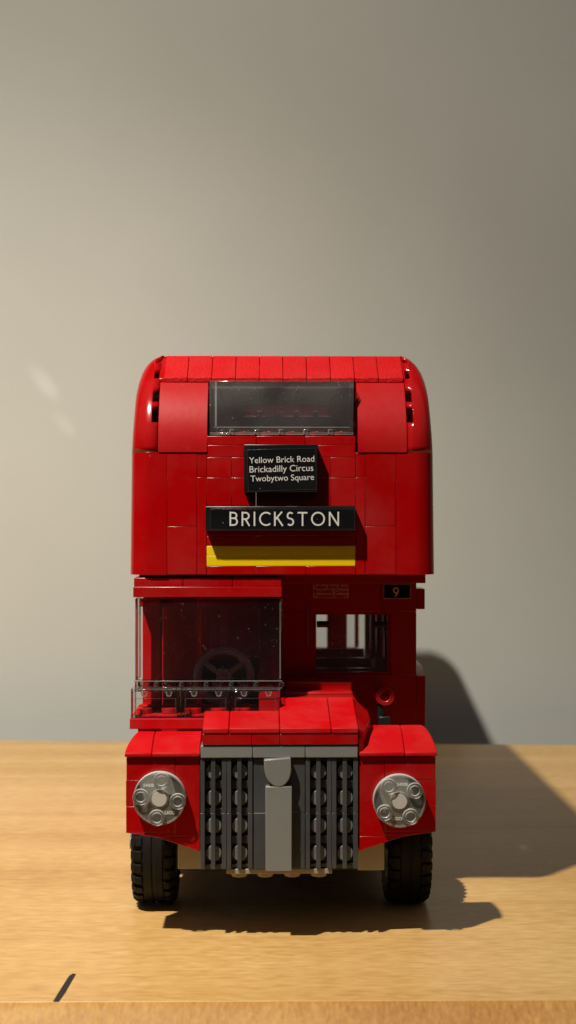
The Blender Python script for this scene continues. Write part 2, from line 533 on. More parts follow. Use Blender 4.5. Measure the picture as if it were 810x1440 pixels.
notch_px = [(505, 510.7), (520.6, 532.6), (548, 565), (572.5, 594)]
def zy(py):      # height on the front curve for a photo row
    z = Z(py, YF)
    for _ in range(6): z = Z(py, y_front(z))
    return z
notches = [(zy(b), zy(a)) for a, b in notch_px]
levels = [Z_SH - 0.01]
k = 26
for i in range(1, k + 1): levels.append(Z_SH + (ZTOP - 0.15 - Z_SH) * math.sin(math.pi / 2 * i / k))
for a, b in notches:
    levels += [a, b]
levels = sorted(set(round(v, 3) for v in levels if v < ZTOP))
for sgn in (-1, 1):
    bm = bmesh.new()
    rows = [[bm.verts.new(v) for v in ring_pts(z, sgn, min(XIN, half_w(z) - 0.35), min(2.1, max(0.05, (half_w(z) - XIN) * 0.6)))] for z in levels]
    for i in range(len(levels) - 1):
        zm = 0.5 * (levels[i] + levels[i + 1])
        cut = any(a - 1e-3 <= zm <= b + 1e-3 for a, b in notches)
        for j in range(len(rows[0]) - 1):
            if j == 0 and cut: continue
            bm.faces.new((rows[i][j], rows[i][j + 1], rows[i + 1][j + 1], rows[i + 1][j]))
    mb = MB(); mb.bm.free(); mb.bm = bm
    o = part('roof_shell', mb, RED_GLOSS, bus, 0, ang=60)
    md = o.modifiers.new('solidify', 'SOLIDIFY'); md.thickness = 1.5 * MM; md.offset = -1 if sgn > 0 else -1

# flat top of the roof with tile seams
mb = MB()
y0 = 43.3
rows_y = [y0 + 16 * i for i in range(20)]
for i, a in enumerate(rows_y[:-1]):
    b = min(rows_y[i + 1], REAR - 1)
    if b - a < 2: continue
    for x0 in (-40, -24, -8, 8, 24):
        mb.box(x0 + 0.05, x0 + 15.95, a + 0.05, b - 0.05, ZTOP - 3.4, ZTOP - 0.25)
part('roof_top', mb, RED, bus, 0.2)

# lower halves of the upper deck: rounded front corner panels and side walls
for sgn in (-1, 1):
    w = half_w(Z_SH)
    SE = abs(X(234.8 if sgn < 0 else 556.8, YF)) + 0.06
    mb = MB()
    ring = []
    r = min(7.0, (w - XIN) * 0.75)
    for i in range(10):
        a = math.pi / 2 * (1 - i / 9)
        ring.append((sgn * (w - r + r * math.cos(a)), YF + r - r * math.sin(a)))
    ring = [(sgn * SE, YF)] + ring + [(sgn * w, 46), (sgn * (w - 2.4), 46), (sgn * (w - 2.4), YF + 9), (sgn * (w - 8), YF + 3), (sgn * SE, YF + 3)]
    mb.poly_prism([(x + sgn * 0.45 * (abs(x) > w - 3), y, Z_BOT - 0.1) for x, y in ring], [(x, y, Z_SH - 0.03) for x, y in ring])
    lip = [(x - sgn * 0.5 * (abs(x) > SE + 0.2), y + 0.5 * (y < YF + 8)) for x, y in ring]
    mb.prism_z(lip, Z_SH - 1.5, Z_SH + 1.5)
    part('corner_panel', mb, RED_GLOSS, bus, 0.05, ang=40)
    mb = MB()
    xo, xi = sgn * w, sgn * (w - 2.4)
    mb.box(xo, xi, 46.1, REAR - 9, Z_BOT, Z_BOT + 14)
    mb.box(xo, xi, 46.1, REAR - 9, Z_SH - 3.3, Z_SH - 0.1)
    for k in range(7):
        yy = 46.1 + k * (REAR - 9 - 46.1 - 6) / 6
        mb.box(xo - sgn * 0.02, xi, yy, yy + 6, Z_BOT + 14.02, Z_SH - 3.34)
    part('upper_side_wall', mb, RED, bus, 0.2)
    step = (REAR - 9 - 46.1 - 6) / 6
    f0 = None
    for k in range(6):
        ya = 46.1 + 6 + k * step
        if f0 is None:
            mb = MB()
            L_ = step - 6 - 0.2
            mb.box(0, sgn * 2.2, 0, L_, 0, 1.6); mb.box(0, sgn * 2.2, 0, L_, Z_SH - 3.6 - Z_BOT - 14.2 - 1.6, Z_SH - 3.6 - Z_BOT - 14.2)
            mb.box(0, sgn * 2.2, 0, 1.6, 1.62, Z_SH - 3.6 - Z_BOT - 14.2 - 1.62); mb.box(0, sgn * 2.2, L_ - 1.6, L_, 1.62, Z_SH - 3.6 - Z_BOT - 14.2 - 1.62)
            f0 = part('side_window', mb, RED, bus, 0.15, at=(xi + sgn * 0.5, ya + 0.1, Z_BOT + 14.1))
            mb = MB(); mb.box(sgn * 0.6, sgn * 1.4, 1.65, L_ - 1.65, 1.65, Z_SH - 3.6 - Z_BOT - 14.2 - 1.65)
            part('pane', mb, CLEAR, f0, 0)
        else:
            f = copy_tree(f0, bus); f.location.y = (ya + 0.1) * MM
# rear of the upper deck and its floor
mb = MB()
w = half_w(Z_SH)
mb.box(-w + 2, w - 2, REAR - 9, REAR - 3, Z_BOT, Z_BOT + 18)
for x0, x1 in ((-w + 2, -w + 14), (-6, 6), (w - 14, w - 2)):
    mb.box(x0, x1, REAR - 9, REAR - 3, Z_BOT + 18.02, Z_SH - 0.1)
part('rear_panel', mb, RED, bus, 0.2)
mb = MB(); mb.box(-w + 2.6, w - 2.6, YF + 4, REAR - 9.2, Z_BOT - 3, Z_BOT + 0.1)
part('upper_floor', mb, RED, bus, 0.1)

# --- upper front wall, brick by brick --------------------------------------
mb = MB()
rowsA = [(613, 626, (290.5, 360.5, 429, 499.8)), (626, 643, (290.5, 343, 447, 499.8)), (643, 671.5, (290.5, 325.5, 360, 430, 464.5, 499.8)),
         (671.5, 712, (290.5, 325.5, 360, 430, 464.5, 499.8)), (712, 745, (290.5, 360, 430, 499.8)), (745, 754, (290.5, 360, 430, 499.8)),
         (754, 767.7, (290.5, 395, 499.8)), (796.2, 808.2, (290.5, 360, 430, 499.8))]
for a, b, xs in rowsA:
    for p, q in zip(xs, xs[1:]):
        mb.px(p, a, q, b, YF + random.uniform(0, 0.05), 6, 0.05)
for lo, mid, hi in ((290.5, 277, 234.8), (499.8, 513.5, 556.8)):
    mb.px(min(lo, mid), 636.5, max(lo, mid), 671, YF + 0.10, 6, 0.06)
    mb.px(min(lo, mid), 671, max(lo, mid), 808.2, YF + 0.06, 6, 0.06)
    mb.px(min(hi, mid), 636.5, max(hi, mid), 740, YF + 0.03, 6, 0.06)
    mb.px(min(hi, mid), 740, max(hi, mid), 808.2, YF + 0.09, 6, 0.06)
part('front_wall', mb, RED, bus, 0.11)
mb = MB(); mb.px(290.5, 767.8, 499.8, 781.3, YF - 0.05, 5, 0.03); mb.px(290.5, 781.3, 499.8, 796.1, YF - 0.02, 5, 0.03)
part('yellow_band', mb, YELLOW, bus, 0.12)

# curved matt panels beside the upper window
z1 = Z_SH + 23.3
for sgn in (-1, 1):
    pr = []
    for i in range(15):
        z = Z_SH - 0.1 + (z1 - Z_SH + 0.1) * i / 14
        pr.append((y_front(z) - 0.3, z))
    pr += [(y_front(z1) + 4, z1), (YF + 9, Z_SH + 9), (YF + 4, Z_SH - 0.1)]
    mb = MB(); mb.prism_x(pr, sgn * 24.25, sgn * 40.1)
    part('curved_panel', mb, RED_SATIN, bus, 0.15, ang=40)
# row of sloped roof pieces above
mb = MB()
ya, yb = 32.5, 43.2
za, zb, zc = z1 + 0.12, z1 + 1.7, Z(500.3, yb)
pxs = [231, 264, 298, 331.5, 365, 398, 431.5, 465, 498.5, 532, 567]
for p, q in zip(pxs, pxs[1:]):
    d = random.uniform(0, 0.10)
    xa, xb = X(p, 34) + 0.06, X(q, 34) - 0.06
    mb.prism_x([(ya + d, za), (ya + d, zb), (yb, zc - d * 0.5), (yb, za)], xa, xb)
part('roof_slope_row', mb, RED_TEX_LIT, bus, 0.22)
for sgn in (-1, 1):
    mb = MB(); mb.prism_x([(ya + 0.9, za - 4), (ya + 0.9, zb - 0.3), (yb, zc - 0.9), (yb, za - 4)], sgn * 37.5, sgn * 40.6)
    part('slope_filler', mb, RED, bus, 0.1)
mb = MB(); mb.box(-37.4, 37.4, ya + 1, yb + 2, za - 1.2, za - 0.1)
part('front_lintel', mb, RED, bus, 0.1)

# upper front window: clear boxed panel with studs along its foot
YW = 24.0
xl, xr = X(294.8, YW), X(497.6, YW)
zb_, zt_ = Z(612.3, YW), z1 - 0.1
mb = MB()
mb.box(xl, xr, YW, YW + 1.1, zb_ + 1.0, zt_)
mb.box(xl, xl + 1.2, YW + 1.12, YW + 7, zb_ + 1.0, zt_); mb.box(xr - 1.2, xr, YW + 1.12, YW + 7, zb_ + 1.0, zt_)
fw = part('front_window', mb, CLEAR_DUSTY, bus, 0.25)
mb = MB()
mb.box(xl, xr, YW - 0.1, YW + 7, zb_, zb_ + 0.9)
for i in range(5):
    x = X(326 + 34.6 * i, YW)
    mb.tube((x, YW + 2.4, zb_ + 0.92), 1.6, 0.9, 1.5, 'z', 16); mb.cyl((x, YW - 0.35, zb_ + 0.2), 0.75, 1.7, 'z', 12)
mb.box(xl + 1.3, xr - 1.3, YW + 1.2, YW + 1.8, zb_ + 2.45, zb_ + 2.9)
part('sill', mb, MOULD, fw, 0.2)
mb = MB(); mb.box(xl + 0.2, xr - 0.2, YW - 0.16, YW - 0.11, zb_ + 0.25, zb_ + 0.5); mb.box(xl + 1.3, xr - 1.3, YW - 0.06, YW - 0.01, zb_ + 2.5, zb_ + 2.75); mb.box(xl + 1.7, xl + 2.3, YW - 0.06, YW - 0.01, zb_ + 3, zt_ - 0.4)
part('glint_line', mb, EDGE_GLINT, fw, 0)  # thin pale bars drawn as the window's edge glints
mb = MB()
mb.box(-24, 24, YW + 7.1, YW + 24, zb_ - 3.2, zb_ + 0.2)
for i in range(6):
    for j in range(2):
        mb.cyl((-20 + 8 * i, YW + 11 + 8 * j, zb_ + 0.2), 2.45, 1.7, 'z')
part('window_ledge', mb, RED, bus, 0.15)

# inside the upper deck: seats and the beam under the roof
mb = MB()
mb.px(343, 569, 463, 577.5, 40, 5, 0)
for i in range(5): mb.cyl((X(352 + 26 * i, 42.5), 42.5, Z(577.5, 40) - 1.7), 2.4, 1.75, 'z')
part('roof_beam', mb, RED, bus, 0.1)
s0 = None
for k in range(5):
    for sx in (-1, 1):
        at = (sx * 24, 110 + 42 * k, Z_BOT + 0.2)
        if s0 is None:
            mb = MB(); mb.box(-13, 13, 0, 15, 0, 9)
            s0 = part('passenger_seat', mb, DGREY, bus, 0.3, at=at)
            mb = MB(); mb.box(-13, 13, 12, 15.4, 9.05, 26)
            part('seat_back', mb, RED, s0, 0.4)
        else:
            c = copy_tree(s0, bus); c.location = [v * MM for v in at]
for k in range(4):
    for sx in (-1, 1):
        if sx > 0 and k == 3: continue
        c = copy_tree(s0, bus); c.location = [v * MM for v in (sx * 26, 110 + 40 * k, 44.2)]

# --- signs -------------------------------------------------------------------
def strokes(letter):
    def arc(cx, cy, rx, ry, a0, a1, n=18):
        return [(cx + rx * math.cos(math.radians(a0 + (a1 - a0) * i / n)), cy + ry * math.sin(math.radians(a0 + (a1 - a0) * i / n))) for i in range(n + 1)]
    h = 0.07
    if letter == 'B': return 0.60, [[(h, 0), (h, 1)], [(h, .93), (.30, .93)] + arc(.30, .735, .20, .195, 90, -90) + [(h, .54)], [(h, .54), (.32, .54)] + arc(.32, .305, .22, .235, 90, -90) + [(h, .07)]]
    if letter == 'R': return 0.60, [[(h, 0), (h, 1)], [(h, .93), (.30, .93)] + arc(.30, .705, .22, .225, 90, -90) + [(h, .48)], [(.28, .48), (.56, 0)]]
    if letter == 'I': return 0.14, [[(h, 0), (h, 1)]]
    if letter == 'C': return 0.80, [arc(.50, .5, .43, .44, 48, 312, 30)]
    if letter == 'K': return 0.64, [[(h, 0), (h, 1)], [(h, .42), (.57, 1)], [(.24, .58), (.62, 0)]]
    if letter == 'S': return 0.54, [arc(.27, .715, .195, .22, 40, 230, 18) + [(.27, .52)] + arc(.27, .285, .205, .225, 55, -140, 18)]
    if letter == 'T': return 0.68, [[(0, .93), (.68, .93)], [(.34, 0), (.34, .92)]]
    if letter == 'O': return 1.0, [arc(.5, .5, .43, .44, 0, 360, 40)]
    if letter == 'N': return 0.74, [[(h, 0), (h, 1)], [(h, .96), (.67, .04)], [(.67, 0), (.67, 1)]]
    if letter == '9': return 0.62, [arc(.31, .67, .24, .26, 0, 360, 30), [(.55, .67), (.54, .55), (.46, .36), (.24, 0)]]

def stroke_mesh(word, height, wgap=0.24, sw=0.108, wgt=None):
    """Lettering drawn as flat strokes; x right, z up, facing -y, in mm."""
    bm = bmesh.new(); x = 0.0; lay = 0
    for ch in word:
        w_, st = strokes(ch)
        for s in st:
            lay += 1
            yy = -0.05 - 0.0006 * (lay % 7)
            pts = [Vector(((x + a), b)) for a, b in s]
            closed = (pts[0] - pts[-1]).length < 1e-4
            if closed: pts = pts[:-1]
            n = len(pts); Lr, Rr = [], []
            for i, p_ in enumerate(pts):
                if closed: t = (pts[(i + 1) % n] - pts[i - 1])
                else: t = (pts[min(i + 1, n - 1)] - pts[max(i - 1, 0)])
                t.normalize(); nn = Vector((-t.y, t.x)) * sw / 2
                Lr.append(bm.verts.new(((p_ + nn).x * height, yy, (p_ + nn).y * height)))
                Rr.append(bm.verts.new(((p_ - nn).x * height, yy, (p_ - nn).y * height)))
            for i in range(n if closed else n - 1):
                j = (i + 1) % n
                bm.faces.new((Lr[i], Rr[i], Rr[j], Lr[j]))
        x += w_ + wgap
    for f in bm.faces:
        f.normal_update()
        if f.normal.y > 0: f.normal_flip()
    me = bpy.data.meshes.new('strokes'); bm.to_mesh(me); bm.free()
    return me, (x - wgap) * height

def outline(mb, x0, x1, z0, z1, y, t=0.10):
    mb.box(x0, x1, y - 0.03, y + 0.02, z0, z0 + t); mb.box(x0, x1, y - 0.03, y + 0.02, z1 - t, z1)
    mb.box(x0, x0 + t, y - 0.03, y + 0.02, z0 + t, z1 - t); mb.box(x1 - t, x1, y - 0.03, y + 0.02, z0 + t, z1 - t)

# long sign
YS = YF - 4.6
mb = MB(); mb.px(288.8, 712, 500.2, 746.5, YS, 4.5, 0)
dest = part('destination_sign', mb, BLACK, bus, 0.25)
x0, zt = W(295.5, 715.5, YS); x1, zb_ = W(499.3, 744.8, YS)
mb = MB(); mb.box(x0, x1, YS - 0.12, YS - 0.01, zb_, zt)
part('sticker', mb, STICKER, dest, 0.04)
mb = MB(); outline(mb, x0 + 0.05, x1 - 0.05, zb_ + 0.05, zt - 0.05, YS - 0.13, 0.07)
part('sticker_edge', mb, DGREY, dest, 0)
capz0, capz1 = Z(739.6, YS), Z(719.6, YS)
me, wd = stroke_mesh('BRICKSTON', capz1 - capz0)
kx = (X(477, YS) - X(322.5, YS)) / wd
part('lettering', merge_meshes('lettering', [(me, Matrix.Translation((X(322.5, YS), YS - 0.12, capz0)) @ Matrix.Diagonal((kx, 1, 1, 1)))]), WHITE_INK, dest, 0, smooth=False)

# three-line sign
mb = MB(); mb.px(343, 624.8, 446.8, 692.3, YS, 4.5, 0)
route = part('route_sign', mb, BLACK, bus, 0.25)
x0, zt = W(347, 630, YS); x1, zb_ = W(445.5, 691, YS)
cx, cz = (x0 + x1) / 2, (zt + zb_) / 2
ROT = Matrix.Translation((cx, 0, cz)) @ Matrix.Rotation(-math.radians(1.6), 4, 'Y') @ Matrix.Translation((-cx, 0, -cz))
mb = MB(); mb.box(x0 + .25, x1 - .25, YS - 0.12, YS - 0.01, zb_ + .25, zt - .25); mb.bm.transform(ROT)
part('sticker', mb, STICKER, route, 0.04)
mb = MB(); outline(mb, x0 + .3, x1 - .3, zb_ + .3, zt - .3, YS - 0.13, 0.07); mb.bm.transform(ROT)
part('sticker_edge', mb, DGREY, route, 0)
items = []
for txt, a, b, yb0 in (('Yellow Brick Road', 350.8, 442.3, 650.3), ('Brickadilly Circus', 351, 440.6, 663.3), ('Twobytwo Square', 352, 441.2, 676.0)):
    me = text_mesh(txt, X(b, YS) - X(a, YS), 0.03, -0.002)
    items.append((me, ROT @ Matrix.Translation((X(a, YS), YS - 0.15, Z(yb0, YS)))))
part('lettering', merge_meshes('lettering', items), WHITE_INK, route, 0, smooth=False)

# --- cab -----------------------------------------------------------------------
YC = 23.4
mb = MB()
for p, q in ((188, 257.4), (257.4, 327), (327, 396)): mb.px(p, 812.3, q, 825, YC - 0.4, 12, 0.07)
mb.px(187, 825.1, 396.5, 840, YC - 0.9, 22, 0.04)
part('cab_roof_trim', mb, RED, bus, 0.2)

xl, xr = X(190, YC), X(396.6, YC)
zt, zm = Z(841.5, YC), Z(956, YC)
mb = MB()
mb.box(xl, xr, YC, YC + 1.1, zm, zt)
mb.box(xl, xl + 1.1, YC + 1.12, YC + 9, zm, zt)
mb.box(xr - 1.1, xr, YC + 1.12, YC + 5, zm, zt)
ws = part('windscreen', mb, CLEAR, bus, 0.25)
zf = Z(968, YC)
mb = MB()
mb.box(xl - 0.2, xr + 0.2, YC - 0.3, YC + 6, zf + 0.02, zf + 0.5)
mb.box(xl - 0.2, xr + 0.2, YC - 0.1, YC + 1.0, zm - 0.7, zm - 0.05)
mb.box(xl - 0.1, xl + 0.8, YC + 0.0, YC + 6, zf + 0.55, zm - 0.75); mb.box(xr - 0.8, xr + 0.1, YC, YC + 6, zf + 0.55, zm - 0.75)
wf = part('windscreen_foot', mb, CLEAR, ws, 0.15)
mb = MB()
mb.box(xl, xr, YC - 0.36, YC - 0.31, zf + 0.10, zf + 0.32); mb.box(xl, xr, YC - 0.16, YC - 0.11, zm - 0.45, zm - 0.22)
mb.box(xr - 0.75, xr - 0.5, YC - 0.06, YC - 0.01, zm + 0.3, zt - 0.5); mb.box(xl + 0.1, xl + 0.3, YC - 0.06, YC - 0.01, zm + 0.3, zt - 0.5)
part('glint_line', mb, EDGE_GLINT, ws, 0)  # pale bars in place of bright glints along the windscreen edges
st0 = None
for i in range(6):
    x = X(203 + 35.15 * i, YC)
    if st0 is None:
        mb = MB(); mb.tube((0, 0, 0), 2.5, 1.75, zm - zf - 1.4, 'z', 24)
        mb.tube((3.9, -2.2, 0), 0.9, 0.4, zm - zf - 1.4, 'z', 12)
        st0 = part('clear_stud', mb, MOULD, ws, 0.12, at=(x, YC + 3.4, zf + 0.55))
    else:
        c = copy_tree(st0, ws); c.location.x = x * MM

YL = 16.2
lw0 = None
ztop, zbot = Z(968.3, YL), Z(1009.6, YL)
for i, p in enumerate((184, 254.3, 324.8)):
    xa = X(p, YL)
    if lw0 is None:
        wdt = X(254.3, YL) - X(184, YL) - 0.12
        mb = MB(); hh = ztop - zbot
        mb.box(0, wdt, 0, 1.1, 0.05, hh - 0.9)
        mb.box(0, 1.1, 1.12, 6.8, 0.05, hh - 0.9); mb.box(wdt - 1.1, wdt, 1.12, 6.8, 0.05, hh - 0.9)
        lw0 = part('lower_window', mb, CLEAR, bus, 0.2, at=(xa, YL, zbot))
        mb = MB()
        mb.box(0, wdt, 0, 6.8, hh - 0.85, hh - 0.05)
        part('window_top', mb, CLEAR, lw0, 0.12)
        mb = MB()
        for sx in (0.27, 0.77): mb.cyl((wdt * sx - .2, 2.0, hh - 2.6), 0.7, 1.7, 'z', 14, 1.25)
        mb.box(1.3, 1.62, -0.03, 0.2, 0.3, hh - 3.0); mb.box(wdt - 1.62, wdt - 1.3, -0.03, 0.2, 0.3, hh - 3.0)
        mb.box(1.65, wdt - 1.65, -0.03, 0.2, hh - 3.25, hh - 2.95)
        part('stud', mb, MOULD, lw0, 0.1)
    else:
        c = copy_tree(lw0, bus); c.location.x = xa * MM
mb = MB()
xa, xb = X(182.3, YL - 1), X(393, YL - 1)
mb.box(xa, xb, YL - 1, YL + 33, Z(1024.8, YL - 1), zbot - 0.02)
for i in range(6):
    for j in range(2):
        mb.cyl((X(203.3, 28) + 8 * i, 28 + 8 * j, zbot - 0.02), 2.45, 1.75, 'z')
part('cab_floor', mb, RED_MATT_LIT, bus, 0.18)

# pillars, bulkhead and bars inside the cab
YB = 50.6
mb = MB(); zc0 = zbot - 0.3
mb.px(364, 840.5, 394.5, 1012, YC + 1.4, 5, 0)
part('cab_pillar', mb, RED_MATT_LIT, bus, 0.25)
mb = MB(); mb.px(200.5, 840.5, 226, 1010, 38, 7, 0)
part('cab_pillar', mb, RED_MATT_LIT, bus, 0.25)
mb = MB()
mb.box(X(229, 48), X(276, 48), 48, 50, zc0, 108); mb.px(196, 842, 243, 853, 42, 4, 0)
part('cab_back_panel', mb, RED_MATT_LIT, bus, 0.25)
mb = MB()
for a, b in ((281, 293), (294.5, 306), (307.5, 321)):
    mb.px(a, 857, b, 918, 55, 3, 0)
part('slatted_panel', mb, RED_MATT_LIT, bus, 0.4)
mb = MB(); mb.box(-47, -1, 60, 62, zc0 - 20, 108)
part('cab_rear_wall', mb, RED_MATT_LIT, bus, 0.1)
mb = MB(); mb.px(283, 930, 360, 1012, 51, 7, 0)
part('driver_seat', mb, BLACK, bus, 0.6)
cx_, cz_ = W(315, 951, 40)
mb = MB()
mb.torus((cx_, 40, cz_), 8.9, 1.35, math.radians(-22))
M3 = Matrix.Rotation(math.radians(-22), 3, 'X')
for a in (35, 145, 270):
    d = M3 @ Vector((math.cos(math.radians(a)), 0, math.sin(math.radians(a))))
    mb.bar((cx_, 40, cz_), (cx_ + d.x * 8.6, 40 + d.y * 8.6, cz_ + d.z * 8.6), 1.0)
sw_ = part('steering_wheel', mb, STEER, bus, 0)
mb = MB(); mb.bar((cx_, 39, cz_), (cx_, 34, zbot), 1.6); mb.cyl((cx_, 38.5, cz_), 2.6, 2.4, 'y')
part('steering_column', mb, STEER, sw_, 0.1)

# --- bulkhead behind the bonnet ------------------------------------------------
mb = MB()
wx0, wx1, wz0, wz1 = X(440.5, YB), X(549, YB), Z(949.5, YB), Z(860.5, YB)
xr = X(585.5, YB); zt = Z(813.5, YB) ; xl = X(397, YB) - 6
mb.box(xl, xr - 12.3, YB, YB + 4, wz1, zt, 0); mb.box(xr - 12.25, xr, YB - 0.05, YB + 4, wz1, zt)
mb.box(xl, wx0, YB, YB + 4, wz0, wz1 - 0.04); mb.box(wx1, xr, YB, YB + 4, wz0, wz1 - 0.04)
mb.box(xl, xr, YB + 0.04, YB + 4, 58, wz0 - 0.04)
part('bulkhead', mb, RED, bus, 0.18)
mb = MB(); g = 1.0
mb.box(wx0, wx1, YB + 0.6, YB + 3, wz0, wz0 + g); mb.box(wx0, wx1, YB + 0.6, YB + 3, wz1 - g, wz1)
mb.box(wx0, wx0 + g, YB + 0.6, YB + 3, wz0 + g, wz1 - g); mb.box(wx1 - g, wx1, YB + 0.6, YB + 3, wz0 + g, wz1 - g)
bw = part('bulkhead_window', mb, RED, bus, 0.1)
mb = MB(); mb.box(wx0 + g, wx1 - g, YB + 1.5, YB + 2.4, wz0 + g, wz1 - g)
part('pane', mb, CLEAR_DUSTY, bw, 0)
mb = MB()
mb.bar((wx0 + 1.2, YB - 0.2, wz1 - 4.2), (wx0 + 5.5, YB - 0.2, wz1 - 4.2), 1.1)
mb.bar((wx1 - 5.5, YB - 0.2, wz1 - 4.4), (wx1 - 1.2, YB - 0.2, wz1 - 4.4), 1.0)
part('window_clip', mb, BLACK, bw, 0.1)
mb = MB(); mb.bar((wx1 - 2.4, YB - 0.1, wz1 - 6), (wx1 - 2.4, YB - 0.1, wz1 - 15.5), 0.4)
part('hand_rail', mb, LGREY, bus, 0)
mb = MB(); mb.bar((X(432.5, YB - 1), YB - 1, Z(853, YB)), (X(432.5, YB - 1), YB - 1, Z(908, YB)), 0.25)
part('hand_rail', mb, LGREY, bus, 0)
mb = MB(); mb.px(585.7, 828, 597.5, 857, YB + 1, 10, 0)
part('lamp_bracket', mb, RED, bus, 0.25)
mb = MB()
x0, x1 = X(553, YB - 2), X(599, YB - 2)
za, zb2 = Z(1022, YB), Z(951, YB)
mb.prism_x([(YB, za), (YB, zb2), (YB + 9, zb2 + 2.6), (YB + 30, zb2 + 2.6), (YB + 30, za)], xr + 0.06, x1)
part('side_step_panel', mb, RED, bus, 0.15)

mb = MB(); mb.px(539, 821.5, 578, 842.5, YB - 0.25, 0.19, 0)
num = part('route_number', mb, GOLD_INK, bus, 0.03)
mb = MB(); mb.px(540.3, 822.8, 576.8, 841.2, YB - 0.36, 0.1, 0)
part('sticker', mb, STICKER, num, 0)
hgt = Z(826, YB) - Z(839.3, YB)
me, wd = stroke_mesh('9', hgt, sw=0.14)
part('lettering', merge_meshes('lettering', [(me, Matrix.Translation((X(552.5, YB), YB - 0.36, Z(839.3, YB))))]), plastic('tan_ink', (0.86, 0.76, 0.62), 0.4, 0.0, var=0.0, scratch=False), num, 0, smooth=False)
mb = MB(); mb.px(440.3, 822, 490, 841, YB - 0.2, 0.18, 0); 
po = part('route_notice', mb, PINKPAPER, bus, 0.03)
items = []
for txt, a, b, yb0 in (('Yellow Brick Road', 441.5, 489, 827.6), ('Brickadilly Circus', 441.3, 488.5, 833.8), ('Twobytwo Square', 441.5, 488, 839.9)):
    items.append((text_mesh(txt, X(b, YB) - X(a, YB), 0.03, 0.02), Matrix.Translation((X(a, YB), YB - 0.24, Z(yb0, YB)))))
part('lettering', merge_meshes('lettering', items), DARK_INK, po, 0, smooth=False)

# filler cap on its bracket
fx, fz = W(541, 979, 43)
mb = MB(); mb.tube((fx, 42, fz), 3.2, 1.6, 2.4, 'y'); mb.cyl((fx, 43.2, fz), 1.7, 6, 'y')
fc = part('filler_cap', mb, RED, bus, 0.3)
mb = MB(); mb.px(533, 1008, 549, 1022, 41.5, 5, 0); mb.cyl((fx - 1.2, 44, fz - 8), 1.3, 6, 'z'); 
part('cap_bracket', mb, BLACK, fc, 0.3)

# --- bonnet --------------------------------------------------------------------
def hood_z(y): return Z(1024, -1.3) + (y + 1.3) * 0.216
HB = 26.0
def slope_piece(mb, x0, x1, y_end, rnd=True):
    zl = Z(1031.6, -1.3)
    prof_ = [(-1.3, zl), (-1.3, hood_z(-1.3)), (y_end - 2.0, hood_z(y_end - 2.0))]
    prof_ += [(y_end - 0.7, hood_z(y_end - 1.6)), (y_end, hood_z(y_end) - 1.0)] if rnd else [(y_end, hood_z(y_end))]
    prof_ += [(y_end, zl)]
    mb.prism_x(prof_, x0 + 0.08, x1 - 0.08)
mb = MB()
HX = [X(284.5, -1.3), X(322, -1.3), X(393.6, -1.3), X(466, -1), X(504, -1.3)]
slope_piece(mb, HX[0], HX[1], YL - 1.2); slope_piece(mb, HX[1], HX[2], YL - 1.2)
bon = part('bonnet', mb, RED_MATT_LIT, bus, 0.35)
mb = MB()
slope_piece(mb, HX[2], HX[3], HB, False)
zl = Z(1031.6, -1.3); a1 = HX[4]
slope_piece(mb, HX[3], a1 + 0.1, HB, False)
part('bonnet_ramp', mb, RED_MATT_LIT, bon, 0.3)
mb = MB()
zb0 = 57.6
top = [(a1 + .22, -0.6, hood_z(-0.6) - .3), (a1 + .22, HB, hood_z(HB) - .3), (X(520, 20), HB, Z(1005, 20)), (X(519.5, 12), 9, Z(1012, 9)), (a1 + 1.6, 0.2, hood_z(-0.6) - 1.6)]
mb.poly_prism(top, [(x, y, zb0) for x, y, z in top])
part('bonnet_side', mb, RED, bon, 0.15)
mb = MB()
for p, q in ((284.3, 354), (354, 393.8), (393.8, 504)): mb.px(p, 1032, q, 1047.6, -1.0, 14, 0.06)
part('bonnet_front', mb, RED, bon, 0.18)
mb = MB()
zq = hood_z(42)
mb.px(402, 958, 495.5, 972.5, 40, 9, 0); mb.px(398, 972.8, 497, 986, 34, 14, 0)
mb.box(X(396, 30), X(500, 30), HB + 0.1, YB - 0.2, 59, hood_z(HB) - 0.4)
part('bonnet_back', mb, RED, bon, 0.8, seg=3)

# --- radiator --------------------------------------------------------------------
mb = MB()
for p, q in ((281.8, 355.4), (355.4, 429.4), (429.4, 503.6)): mb.px(p, 1048.3, q, 1066, -0.6, 9, 0.06)
grille = part('radiator', mb, LGREY, bus, 0.25)
mb = MB()
zg1, zgm, zg0 = Z(1066.5, 0), Z(1143, 0), Z(1222, 0)
cols = [(281.8, 318.6), (319, 355.2), (429.8, 466.6), (467, 503.6)]
for a, b in cols:
    x0, x1 = X(a, 0), X(b, 0); w_ = x1 - x0
    for za, zb2 in ((zgm + 0.04, zg1), (zg0, zgm - 0.04)):
        for f0_, f1_ in ((0, .17), (.405, .575), (.82, 1)):
            mb.box(x0 + w_ * f0_ + 0.02, x0 + w_ * f1_ - 0.02, 0, 3.0, za, zb2)
        mid = (za + zb2) / 2
        for zz0, zz1 in ((za, za + 1.1), (mid - 1.2, mid + 1.2), (zb2 - 1.1, zb2)):
            for f0_, f1_ in ((.17, .405), (.575, .82)):
                mb.box(x0 + w_ * f0_ + 0.02, x0 + w_ * f1_ - 0.02, 2.0, 2.9, zz0, zz1)
part('grille_bars', mb, DGREY, grille, 0.12)
mb = MB()
for a, b in ((281.8, 355.2), (429.8, 503.6)):
    mb.box(X(a, 0) + .1, X(b, 0) - .1, 3.1, 7, zg0 + .05, zg1 - .05)
part('grille_back', mb, plastic('grille_back_brown', (0.035, 0.022, 0.02), 0.4), grille, 0)
mb = MB()
